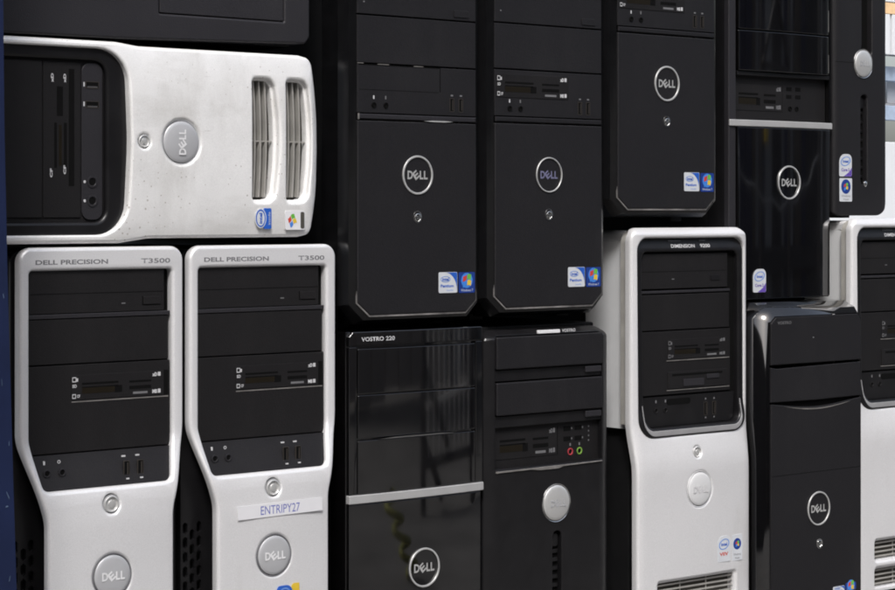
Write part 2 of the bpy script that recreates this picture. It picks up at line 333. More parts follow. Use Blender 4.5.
def card_reader(parent, x0, z0, x1, z1, y, m=None, left_icons=True, bright='mark'):
    """inset block with two pairs of slots and tiny printed card symbols at its corners"""
    w_, h = x1 - x0, z1 - z0
    o = plate('card_reader', m or M['bay'], parent, rrect(x0, z0, x1, z1, .6), y0=y - .5, thick=1.5, bev=.2)
    yy = y - .55
    def sl(a, b, c, d, mm='hole'): slab('card_slot', M[mm], o, x0 + a * w_, z0 + c * h, x0 + b * w_, z0 + d * h, yy, .1)
    sl(.11, .50, .60, .68); sl(.11, .46, .24, .47, 'gold'); sl(.11, .50, .47, .52); sl(.46, .54, .22, .50)
    sl(.62, .86, .58, .66); sl(.62, .86, .30, .44)
    def ic(a, c, s1, s2): slab('card_symbol', M[bright], o, x0 + a * w_, z0 + c * h, x0 + a * w_ + s1, z0 + c * h + s2, yy, .08)
    if left_icons:
        plate('card_symbol', M[bright], o, rrect(x0 + .5, z0 + h * .72, x0 + 4.6, z0 + h * .92, .4), [rrect(x0 + 1.1, z0 + h * .755, x0 + 4.0, z0 + h * .885, .3)], y0=yy - .05, thick=.1, smooth=0)
        ic(.05, .74, 1.6, h * .13); text('card_symbol', M[bright], o, 'SD', x0 + 2.8, z0 + h * .56, h * .13, yy - .1, 4.4, bold=.03)
        plate('card_symbol', M[bright], o, rrect(x0 + .5, z0 + h * .06, x0 + 4.2, z0 + h * .24, .3), [rrect(x0 + 1.1, z0 + h * .095, x0 + 3.6, z0 + h * .205, .2)], y0=yy - .05, thick=.1, smooth=0)
        text('card_symbol', M[bright], o, 'CF', x0 + 6.8, z0 + h * .15, h * .12, yy - .1, 3.2, bold=.04)
    for k, q in enumerate((0, 1)):
        zz = z0 + h * (.8 if q == 0 else .1)
        text('card_symbol', M[bright], o, 'xD' if q == 0 else 'MS', x0 + w_ * .90, zz + h * .06, h * .16, yy - .1, 5.2, bold=.07)
        slab('card_symbol', M[bright], o, x0 + w_ * .935, zz - h * .01, x0 + w_ * .965, zz + h * .15, yy, .08)
    slab('card_symbol', M['markdim'], o, x0 + w_ * .66, z0 + h * .1, x0 + w_ * .82, z0 + h * .19, yy, .06)
    return o

def root(name, loc, label, cat, group=None, rz=0):
    o = bpy.data.objects.new(name, None); o.empty_display_size = .05; COL.objects.link(o); o.location = loc; o.rotation_euler = (0, 0, R(rz))
    o['label'] = label; o['category'] = cat
    if group: o['group'] = group
    return o
def kids(o): return [c for c in bpy.data.objects if c.parent == o]
def copy_tree(o, parent=None):
    c = o.copy(); COL.objects.link(c); c.parent = parent
    for k in kids(o): copy_tree(k, c)
    return c
def tag(o, label, cat, group=None):
    o['label'] = label; o['category'] = cat
    if group: o['group'] = group
    return o
def feet(parent, x0, x1, y0, y1, z0, z1):
    for x in (x0, x1):
        for y in (y0, y1): box('foot', M['rubber'], parent, x - 9, x + 9, y - 9, y + 9, z0, z1, 1)
GT = 'desktop computer towers stacked in a wall'

# ================================================================ setting
me = box_me(-30000, 30000, -30000, 30000, -200, 0); g = link('ground', me, M['groundm'], None, 0); g['kind'] = 'structure'

# ================================================================ silver workstation (waisted silver front, black bay window)
def sstep(t): t = max(0, min(1, t)); return t * t * (3 - 2 * t)
def workstation(x, z, label):
    """local z = 0 at its base; total height 455, width 171"""
    H = 455
    t = root('computer_tower', (x, 0, z), label, 'computer', 'pair of silver waisted workstation towers')
    def zz(v): return H + v
    fn = lambda X, Z: -14 * sstep((zz(-165) - Z) / 62.) + 8 * sstep((abs(X - 85.5) - 66) / 20.) * sstep((Z - zz(-200)) / 40.) * .0 - 3 * sstep((zz(-200) - Z) / 50) * (1 - ((X - 85.5) / 75.) ** 2)
    cuts = [('z', zz(v)) for v in list(range(-160, -262, -6))] + [('x', q) for q in range(32, 150, 12)]
    outer = fillet([(2.5, zz(0), 13), (2.5, zz(-170), 60), (23, zz(-240), 50), (23, 12, 6), (151.5, 12, 6), (151.5, zz(-238), 50), (171, zz(-170), 60), (171, zz(0), 13)], 8)
    win = fillet([(12.5, zz(-20.5), 3.5), (12.5, zz(-170), 30), (20.5, zz(-213), 7), (150.5, zz(-213), 7), (159, zz(-172), 30), (159, zz(-20.5), 3.5)], 6)
    keyhole = circ(85.5, zz(-228), 8.2, 28); logohole = circ(85.5, zz(-291.5), 19.2, 44)
    plate('front_bezel', M['silver'], t, outer, [win, keyhole, logohole], y0=0, thick=11, bev=3.2, cuts=cuts, fn=fn)
    # bay window
    plate('bay_panel', M['hole'], t, [(11, zz(-19)), (11, zz(-182)), (160.5, zz(-182)), (160.5, zz(-19))], y0=9.5, thick=3)
    dr = slab('optical_drive', M['bay'], t, 13, zz(-58.5), 152, zz(-20), 9.5, 6.1, 1, .4)
    groove(dr, 14.5, zz(-41), 151.5, zz(-41), 3.35, .5)
    eb = slab('eject_button', M['bay'], dr, 130, zz(-52.5), 148, zz(-45.5), 3.4, .8, 1, .2)
    groove(dr, 129.2, zz(-53), 129.2, zz(-45), 3.4, 1)
    groove(dr, 129.2, zz(-53.2), 148, zz(-53.2), 3.4, .7)
    slab('indicator_light', M['markdim'], dr, 107, zz(-51.5), 111, zz(-50.5), 3.35, .2)
    slab('bay_ledge', M['grey'], t, 12.6, zz(-62.8), 158, zz(-59.0), 9.5, 6.9, 0, .5)
    slab('bay_cover', M['bay'], t, 12.6, zz(-103), 156, zz(-63.6), 9.5, 6.3, .5, .4)
    lo = slab('bay_cover', M['bay'], t, 12.6, zz(-181.5), 158, zz(-104.2), 9.5, 6.5, .5, .4)
    slab('reader_recess', M['hole'], lo, 151.5, zz(-136), 156.5, zz(-113), 3.0, .12)
    card_reader(lo, 55.5, zz(-135.5), 151, zz(-113.5), 3.0)
    slab('bay_ledge', M['edge'], lo, 55.5, zz(-137.6), 156, zz(-136.6), 3.0, .4)
    # input panel, tipped forward with the bulge
    io = [(14, zz(-182.5)), (159, zz(-182.5)), (152, zz(-214.5)), (20, zz(-214.5))]
    fi = lambda X, Z: fn(85.5, Z)
    o = plate('input_panel', M['black'], t, io, y0=4.5, thick=3, cuts=[('z', zz(v)) for v in (-186, -190, -194, -198, -202, -206, -210)], fn=fi)
    yi = lambda v: 4.5 + fn(85.5, zz(v))
    for k, jx in enumerate((27, 42)):
        jack(o, jx, zz(-197.5), yi(-200.5) - .3, 3.6)
        if k: plate('port_symbol', M['mark'], o, circ(jx - 1, zz(-188.5), 1.6, 14), [circ(jx - 1, zz(-188.5), .9, 14)], y0=yi(-188.5) - .5, thick=.2, smooth=0)
        else: slab('port_symbol', M['mark'], o, jx - 1.6, zz(-190.5), jx + .2, zz(-187), yi(-188.5), .6, .6)
    for ux in (107, 121.5):
        usb(o, ux, zz(-199), yi(-204) - .1, 5.4, 13); slab('port_symbol', M['mark'], o, ux - 2.2, zz(-189), ux + 1.8, zz(-187.6), yi(-188) - .2, .4)
        slab('port_symbol', M['mark'], o, ux - 1.2, zz(-208.6), ux + 1.8, zz(-207.4), yi(-208) - .2, .4)
    # lettering
    text('model_lettering', M['textgrey'], t, 'DELL PRECISION', 54.5, zz(-13), 4.2, -.12, 73, bold=.03)
    text('model_lettering', M['textgrey'], t, 'T3500', 141, zz(-13), 4.4, -.12, 31, bold=.02)
    yk = fn(85.5, zz(-228)); power_button(t, 85.5, zz(-228), 6.6, yk + .8, 1)
    lathe('button_recess', M['discgrey'], t, 85.5, zz(-228), [(8.4, yk + 1.8), (0, yk + 1.8)], 24)
    yl = fn(85.5, zz(-291)); disc_badge(t, 85.5, zz(-291.5), 18.8, yl + .8, M['discgrey'], M['letter'], 1.2, ring=M['textgrey'], dome=1.2)
    # black shoulders behind the waist with slotted air holes
    sl = []
    for c in range(3):
        for r_ in range(13):
            for sx in (0, 1):
                cx = (6 + c * 7.6) if sx == 0 else 165 - c * 7.6; cz = zz(-262) - r_ * 13.5 - (6.75 if c % 2 else 0)
                sl.append(fillet([(cx - 2.6, cz - 3.6), (cx, cz - 5.4), (cx + 2.6, cz - 3.6), (cx + 2.6, cz + 3.6), (cx, cz + 5.4), (cx - 2.6, cz + 3.6)]))
    plate('vent_plate', M['satin'], t, fillet([(1, zz(-3), 10), (1, 12, 4), (170, 12, 4), (170, zz(-3), 10)]), sl, y0=13.6, thick=3, bev=0)
    box('chassis', M['steel'], t, 1, 170, 26, 430, 8, H - 3, 2)
    box('chassis_lip', M['steel'], t, 4, 167, 21, 25.8, 12, H - 8)
    feet(t, 30, 140, 50, 400, 0, 8)
    return t
wz = GZ - .033 - .455
wa = workstation(-.4876, wz, 'silver waisted tower beside the blue post, with no paper label')
wb = copy_tree(wa); wb.location = (-.3118 - .0003, .0, wz)
wb['label'] = 'silver waisted tower with a white paper name label stuck under its power button'
H = 455
fy = -14 - 3 * (1 - ((0) / 75.) ** 2)
lab = plate('name_label', M['paper'], wb, [(43.5, H - 242.5), (141, H - 241.5), (141.5, H - 254), (44, H - 255)], y0=-17.6, thick=.35)
text('name_label_lettering', M['bluelet'], lab, 'ENTRIPY27', 92, H - 248.2, 8.2, -17.7, 45, bold=.0)
st = plate('processor_sticker', M['blue'], wb, fillet([(88, H - 348, 2), (106, H - 348, 2), (106, H - 321, 7), (88, H - 321, 4)]), y0=-17.7, thick=.4)
plate('sticker_ring', M['lblue'], st, circ(97, H - 330, 7, 24), [circ(97, H - 330, 5.6, 24)], y0=-17.85, thick=.1, smooth=0)
plate('system_sticker', M['yellow'], wb, fillet([(107, H - 346, 1), (114, H - 346, 1), (114, H - 320, 1), (104, H - 320, 4)]), y0=-17.65, thick=.3)

# ================================================================ silver workstation lying on its side
def lying_workstation():
    x0, z0 = -.504, GZ + .1492
    t = root('computer_tower', (x0, 0, z0 - .1805), 'dusty silver tower lying on its side across the two silver waisted towers', 'computer')
    B = 180.5
    def zz(v): return B + v
    bend = lambda X, Z: 10 * sstep((X - 318) / 30.) ** 2 + 5 * (abs(Z - zz(-88)) / 88.) ** 4 - 5
    outer = fillet([(-130, zz(2), 12), (116, zz(2), 50), (140, zz(-1), 60), (318, zz(-1), 10), (334, zz(-4), 12), (342, zz(-60), 140), (343, zz(-90), 200), (341, zz(-130), 140), (333, zz(-172), 10), (318, zz(-175), 10), (150, zz(-175), 60), (120, zz(-179), 50), (-130, zz(-179), 12)], 8)
    win = fillet([(-116, zz(-5), 8), (126, zz(-5), 30), (129.5, zz(-88), 300), (125, zz(-171.5), 30), (-116, zz(-171.5), 8)], 8)
    g1 = fillet([(262, zz(-25), 5), (287, zz(-25), 11), (291.5, zz(-60), 160), (292.5, zz(-83), 180), (291.5, zz(-106), 160), (287, zz(-141.5), 11), (262, zz(-141.5), 5)], 8)
    g2 = [(a + 39, b) for a, b in g1]
    key = circ(142.8, zz(-87), 6.2, 28); logo = circ(182.4, zz(-87), 20.5, 44)
    plate('front_bezel', M['silver_dirty'], t, outer, [win, g1, g2, key, logo], y0=0, thick=20, bev=3, cuts=[('x', q) for q in range(140, 342, 8)] + [('z', zz(v)) for v in range(-8, -172, -12)], fn=bend)
    # glossy black rim and bays
    def inset(p, d, cx=40, cz=zz(-88)):
        return [(cx + (a - cx) * (1 - d / 90.), cz + (b - cz) * (1 - d / 84.)) for a, b in p]
    win2 = fillet([(-100, zz(-16), 6), (108, zz(-16), 12), (108, zz(-160), 12), (-100, zz(-160), 6)], 6)
    win_o = fillet([(-118, zz(-3), 8), (128, zz(-3), 31), (131.5, zz(-88), 300), (127, zz(-173.5), 31), (-118, zz(-173.5), 8)], 8)
    plate('bay_rim', M['satin'], t, win_o, [win2], y0=3.5, thick=12, bev=3)
    plate('bay_panel', M['bay'], t, rrect(-104, zz(-164), 112, zz(-12), 4), y0=9, thick=3)
    slab('bay_cover', M['bay'], t, -34, zz(-156), 4.6, zz(-18), 9, 1.6, 1, .4)
    slab('optical_drive', M['bay'], t, 6, zz(-156), 45, zz(-18), 9, 1.6, 1, .4)
    c = slab('bay_cover', M['bay'], t, 46.5, zz(-156), 84, zz(-18), 9, 1.2, 1, .4)
    for a, b, cc, dd in ((60, -40, 66, -66), (57.5, -72, 60, -112), (67, -72, 70, -112)): slab('card_slot', M['hole'], c, a, zz(dd), cc, zz(b), 7.8, .15)
    slab('card_slot', M['gold'], c, 62, zz(-110), 65, zz(-74), 7.8, .1)
    slab('card_slot', M['hole'], c, 72, zz(-128), 77.5, zz(-24), 7.8, .15)
    for a, b in ((54, -27), (66.5, -27), (53, -111), (66.5, -108)):
        text('card_symbol', M['mark'], c, 'xD' if b > -50 else 'CF', a + 1.3, zz(b - 5.5), 2.6, 7.55, 8, bold=.04, rot=90)
    io = slab('input_panel', M['grey'], t, 85, zz(-158), 106, zz(-18), 9, 1.8, 8, .4)
    for v in (-37.5, -55): usb(io, 95.5, zz(v), 7.2, 5.4, 13, True); slab('port_symbol', M['mark'], io, 86.4, zz(v - 1.6), 87.7, zz(v + 2.4), 7.2, .2)
    for v in (-141, -124): jack(io, 95.5, zz(v), 7.2, 5.4); slab('port_symbol', M['mark'], io, 86.6, zz(v - 1.3), 88.8, zz(v + 1.3), 7.2, .2, 1)
    # grills
    for dx in (0, 39):
        gg = plate('air_grill', M['silver_dirty'], t, [(a + (dx), b) for a, b in fillet([(260.5, zz(-23.5), 6), (288, zz(-23.5), 12), (294, zz(-83), 180), (288, zz(-143), 12), (260.5, zz(-143), 6)])], [[(a + dx, b) for a, b in fillet([(264, zz(-27), 3), (285, zz(-27), 9), (289, zz(-60), 160), (289.8, zz(-83), 180), (289, zz(-106), 160), (285, zz(-139.5), 9), (264, zz(-139.5), 3)])]], y0=2.5, thick=8, bev=.8)
        plate('grill_back', M['ventdark'], gg, rrect(262 + dx, zz(-141), 291 + dx, zz(-25), 3), y0=12, thick=2)
        for k, sx in enumerate((268.6, 275, 281.5)):
            L1 = [(sx + dx + 2.6 * math.sin((v + 83) / 55. * 0 + 0) + 2.4 * (1 - ((v + 83) / 58.) ** 2) - 2.4, zz(v)) for v in range(-27, -142, -10)]
            P = L1 + [(a + 1.5, b) for a, b in L1[::-1]]
            plate('grill_slat', M['grill'], gg, P, y0=3.2, thick=8)
        slab('grill_slat', M['grill'], gg, 264 + dx, zz(-84.6), 289.5 + dx, zz(-83.4), 6, 1.4)
    power_button(t, 142.8, zz(-87), 5.2, -3.6, 1)
    lathe('button_recess', M['silver_dirty'], t, 142.8, zz(-87), [(7, -1.5), (0, -1.5)], 24)
    disc_badge(t, 182.4, zz(-87), 19.6, -3.2, M['discgrey'], M['letter'], 1.15, ring=M['cheek'], rot=90, dome=1.6)
    # stickers: turned with the machine
    s = plate('processor_sticker', M['blue'], t, rrect(274, zz(-167), 283, zz(-147.5), 1.5), y0=-4.3, thick=.5)
    s2 = plate('processor_sticker', M['white'], t, circ(270.5, zz(-157), 9.3, 24, 6.5), y0=-4.5, thick=.5)
    plate('sticker_ring', M['blue'], s2, circ(270.5, zz(-157), 8.3, 24, 5.6), [circ(270.5, zz(-157), 7.0, 24, 4.5)], y0=-4.6, thick=.1, smooth=0)
    text('sticker_lettering', M['blue'], s2, 'intel', 270.5, zz(-157), 3.6, -4.65, 10, rot=90, bold=.03)
    text('sticker_lettering', M['white'], s, 'inside', 280.4, zz(-157), 2.6, -4.4, 12, rot=90)
    s3 = plate('system_sticker', M['paper'], t, rrect(299, zz(-168), 322, zz(-150), 2), y0=-4.2, thick=.4)
    flag(s3, 307, zz(-159), 4.6, -4.3, 25)
    slab('sticker_strip', M['ventdark'], s3, 317, zz(-167), 321.5, zz(-151), -4.2, .15, 1.5)
    box('chassis', M['steel'], t, -126, 330, 24, 440, 6, B - 4, 3)
    box('side_foot', M['rubber'], t, -100, -80, 40, 380, 0.4, 6); box('side_foot', M['rubber'], t, 290, 310, 40, 380, 0.4, 6)
lying_workstation()

# dark grey machine lying on top of it
def lying_black():
    t = root('computer_tower', (-.504, 0, GZ + .1520), 'dark grey tower lying on its side on top of the dusty silver one', 'computer')
    o1 = fillet([(-140, 0.5, 4), (120, 2, 60), (326, 7.5, 5), (331, 14, 5), (331, 172, 8), (-140, 172, 8)])
    door = rrect(161.5, 27.2, 301, 120, 1)
    plate('front_bezel', M['grey'], t, o1, [door], y0=0, thick=22, bev=2)
    plate('drive_door', M['grey'], t, rrect(162.4, 28, 300.2, 119, 1), y0=.6, thick=8, bev=.6)
    plate('drive_door', M['grey'], t, rrect(20, 60, 150, 130, 1), y0=-.5, thick=8, bev=.6)
    box('chassis', M['steel'], t, -136, 326, 24, 430, 5, 170, 3)
    ring_badge(t, 240, 146, 14, 0)
lying_black()

# ================================================================ black office tower with bevel-cornered door
def black_tower(x, z, label, reader, thin=False, dimread=False, y=0, W=154, HH=352, lower=None, group='black towers with ringed badges and cut door corners'):
    """local origin: bottom left corner of the front door, z = 0 at door bottom (tower base is 16 mm lower)"""
    t = root('computer_tower', (x, y, z - .014), label, 'computer', group)
    U = 14
    rk = 13
    fr = [(0, 13), (16, 0), (W - 14, 0), (W, 12), (W, HH), (0, HH)]
    ou = [(-rk, 10), (6, -9), (W - 6, -9), (W + 10, 8), (W + 10, HH + 6), (-rk, HH + 6)]
    mid = [((a * .45 + c * .55), (b * .5 + d_ * .5)) for (a, b), (c, d_) in zip(fr, ou)]
    loft('bezel_surround', M['gloss2'], t, [[(a, 1.5, b + U) for a, b in fr], [(a, 4.2, b + U) for a, b in mid], [(a, 14, b + U) for a, b in ou], [(a, 40, b + U) for a, b in ou]], smooth=25)
    ed = fillet([(-.5, 12.2 + U, 1), (15.8, -1.3 + U, 1), (W - 13.8, -1.3 + U, 1), (W + .6, 11.6 + U, 1), (W + .6, 20 + U), (W - .6, 26 + U), (W - .6, 192 + U, 1), (.6, 192 + U, 1), (.6, 26 + U), (-.5, 20 + U)], 2)
    plate('door_edge', M['doored'], t, ed, y0=.5, thick=3)
    o = plate('front_door', M['black'], t, fillet([(.3, 13 + U, 2), (16, .4 + U, 2), (W - 14, .4 + U, 2), (W - .3, 12.4 + U, 2), (W - .3, 192 + U, 1), (.3, 192 + U, 1)], 3), y0=-.4, thick=4, bev=1.1)
    ring_badge(o, 76, 139 + U, 18.6 if thin else 19.6, -.4, m=M['ring'], lm=M['badgedim'] if thin else None, tk=1.3 if thin else 2.0)
    lathe('button_recess', M['chrome'], o, 76, 97 + U, [(6.4, -.3), (6.2, -.9), (5.4, -.9), (4.8, .2)], 28, .88)
    power_button(o, 76, 96.4 + U, 3.6, -.6)
    # top strip of the door and the glossy lip
    dl = slab('door_lip', M['black'] if reader else M['grey'], t, .8, 193.4 + U, W - .8, 198.6 + U, 1.0, 1.8, .5, .9)
    if not reader: plate('wear_and_highlight', M['ring'], dl, fillet([(84, 193.2 + U), (96, 192.6 + U), (112, 192.6 + U), (122, 193.3 + U), (112, 194.0 + U), (95, 194.0 + U)]), y0=-1.2, thick=1); slab('wear_and_highlight', M['edge'], dl, .6, 193 + U, 2.2, 199 + U, -.8, .2)  # bright arc is a painted highlight on the lip; end piece is wear
    # upper panel: separate bay covers
    p = plate('io_panel', M['black'], t, rrect(.5, 199.6 + U, W - .5, 247.5 + U, .5), y0=.2, thick=4, bev=.5)
    plate('bay_cover', M['black'], t, rrect(.5, 249 + U, W - .5, 295.5 + U, .5), y0=.4, thick=4, bev=.5)
    d2 = plate('optical_drive', M['black'], t, rrect(.5, 297 + U, W - .5, 343 + U, .5), y0=.4, thick=4, bev=.5)
    eb = plate('eject_button', M['black'], d2, rrect(124, 300 + U, 144, 307 + U, 1), y0=-.5, thick=1.2, bev=.3)
    slab('indicator_light', M['markdim'], d2, 8, 308 + U, 9.6, 309.5 + U, .4, .2)
    plate('top_cap', M['gloss'], t, rrect(-3, 344.5 + U, W + 3, HH + 4 + U, 2), y0=1, thick=30, bev=1)
    if reader: card_reader(p, 3, 219 + U, 105, 243 + U, .2, m=M['bay'], bright='markdim' if dimread else 'mark')
    else:
        groove(p, 2, 247 + U, 106, 247 + U, .2, .8); groove(p, 106, 223 + U, 106, 247 + U, .2, .9); groove(p, 3, 222.5 + U, 104, 222.5 + U, .2, .4)
        for a, b, c in ((0.8, 8, 248), (26, 40, 247.6), (72, 84, 247.4)): slab('wear_and_highlight', M['edge'], p, a, c + U, b, c + .7 + U, .2, .2)
    for k, jx in enumerate((21, 36)):
        jack(p, jx, 207.5 + U, .1, 2.9, M['hole']); slab('port_symbol', M['mark'] if k == 0 else M['markdim'], p, jx - 1, 213.5 + U, jx + .6, 217 + U, .2, .2, .5)
    for ux in (121.5, 133.5): usb(p, ux, 210.5 + U, .2, 5, 13); slab('port_symbol', M['markdim'], p, ux - 1.5, 219.4 + U, ux + 1.5, 221 + U, .2, .2)
    sticker_cpu(o, 103.5, 20 + U, 128, 41 + U, -.4); sticker_win(o, 130, 19.5 + U, 151.5, 40.5 + U, -.4)
    box('chassis', M['steel'], t, -8, W + 8, 41, 430, 6, HH + 12, 2)
    feet(t, 15, W - 15, 55, 400, 0, 6)
    return t
v1 = black_tower(-.1156, GZ - .104, 'black tower with ringed badge and a plain panel where its neighbours have card slots', False)
v2 = black_tower(.0635, GZ - .1019, 'black tower with card slots standing on the tower with a solid silver disc', True, thin=True)
v3 = black_tower(.2412, GZ + .0011, 'black tower with ringed badge standing on the silver tower with curved black bay window', True)

# ================================================================ glossy tower with thin silver bar
def glossy_tower(x, z, label, upper, y=0):
    """local origin: front left bottom corner, 370 tall, 178 wide"""
    t = root('computer_tower', (x, y, z), label, 'computer', 'glossy black towers with a silver bar across the front')
    H = 371
    cv = lambda X, Z: 3.2 * ((X - 90) / 88.) ** 2
    cx = [('x', q) for q in range(8, 178, 8)]
    lb = 12 if upper else 5
    topz = H
    if upper: bz0, bz1, lg, cz_ = 203, 210.5, 139, 97.5
    else: bz0, bz1, lg, cz_ = 200.5, 209, 130, 97
    ty = M['gloss']
    plate('lower_door', ty, t, fillet([(lb, 4, 3), (175, 4, 3), (175, bz0 - .6, .5), (lb, bz0 - .6, .5)]), y0=-3, thick=8, bev=1.2, cuts=cx, fn=cv)
    plate('silver_bar', M['bar'], t, rrect(-.5 if upper else 4.4, bz0, 178.3, bz1, 1), y0=-4.2, thick=8, bev=.8, cuts=cx, fn=cv)
    ring_badge(t, cz_, lg, 19.8, -3.4, m=M['ring'])
    if not upper:
        plate('bay_cover', ty, t, rrect(15.5, bz1 + .8, 167, 262, 1), y0=-3, thick=6, bev=.6, cuts=cx, fn=cv)
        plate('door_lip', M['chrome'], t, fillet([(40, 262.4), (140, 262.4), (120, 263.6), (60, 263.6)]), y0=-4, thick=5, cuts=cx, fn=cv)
        plate('bay_cover', ty, t, rrect(15.5, 264.4, 167, 306.5, 1), y0=-3, thick=6, bev=.6, cuts=cx, fn=cv)
        plate('bay_cover', ty, t, rrect(15.5, 308, 167, 352, 1), y0=-3, thick=6, bev=.6, cuts=cx, fn=cv)
        plate('side_rail', ty, t, rrect(5, bz1 + .6, 14.6, 354, .5), y0=-2.8, thick=8, bev=.8, cuts=cx, fn=cv)
        plate('side_rail', ty, t, rrect(168, bz1 + .6, 177.5, 354, .5), y0=-2.8, thick=8, bev=.8, cuts=cx, fn=cv)
        plate('top_strip', ty, t, fillet([(5, 355, .5), (177.5, 355, .5), (177.5, 369, 2), (10, 369, 2), (5, 364, 2)]), y0=-2.8, thick=9, bev=1., cuts=cx, fn=cv)
        text('model_lettering', M['mark'], t, 'VOSTRO', 33, 361.5, 4.2, -3, 27, bold=.02, fn=cv)
        text('model_lettering', M['mark'], t, '220', 54.5, 361.5, 4.2, -3, 11, bold=.02, fn=cv)
    else:
        plate('bay_cover', ty, t, rrect(13.5, 315, 172, 371, 1), y0=-3, thick=6, bev=.6, cuts=cx, fn=cv)
        plate('bay_cover', ty, t, rrect(13.5, 267.5, 172, 313.2, 1), y0=-3, thick=6, bev=.6, cuts=cx, fn=cv)
        for a, b in ((270, 292), (319, 345)): plate('edge_highlight_strip', M['edge'], t, rrect(173, a, 175.4, b, .4), y0=-1, thick=5, bev=.3, cuts=cx, fn=cv)  # short pale strips draw the highlight along the chrome side edge
        r = plate('io_recess', M['bay'], t, rrect(13, bz1 + .5, 175, 266, .5), y0=8, thick=2)
        card_reader(r, 13.5, 222, 98, 252, 8, left_icons=False, bright='markdim')
        groove(r, 98.5, 222, 98.5, 252, 8, .8)
        for px_, pz in ((110, 249), (126, 249), (110, 240), (126, 240)): slab('usb_port', M['hole'], r, px_ - 4.5, pz - 2.2, px_ + 4.5, pz + 2.2, 8, .3); 
        for px_ in (112, 124): jack(r, px_, 226, 8, 3, M['hole'])
        plate('recess_shelf', M['satin'], t, rrect(13, 262, 175, 266.5, .5), y0=1, thick=8, bev=.5)
        plate('side_rail', M['grey'], t, fillet([(-1, 4, 2), (11.2, 4, 2), (11.2, 371), (-1, 371)]), y0=1, thick=8, bev=1.2)
        plate('side_rail', ty, t, rrect(175.8, bz1 + 1, 178.4, 371), y0=2, thick=8)
        sticker_oval(t, 36, 12, 58, 39, -2.5)
    if upper: box('shell', M['satin'], t, 0, 178, 11, 34, 3, H, 1.2)
    else: box('shell', M['gloss'], t, 3.5, 178, 4, 34, 3, H - 2, 1.2)
    box('chassis', M['steel'], t, 1.5, 176.5, 34.5, 430, 8, H - 2, 2)
    feet(t, 25, 150, 60, 400, 0, 8)
    return t
gl1 = glossy_tower(-.1304, GZ - .1189 - .3695, 'glossy black tower with thin silver bar, in the bottom row', False)
gl2 = glossy_tower(.4467, GZ - .1085, 'glossy black tower with silver bar below its recessed card slots, in the upper row', True, .024)
gl2.scale = (1.0155, 1, 1.0145)

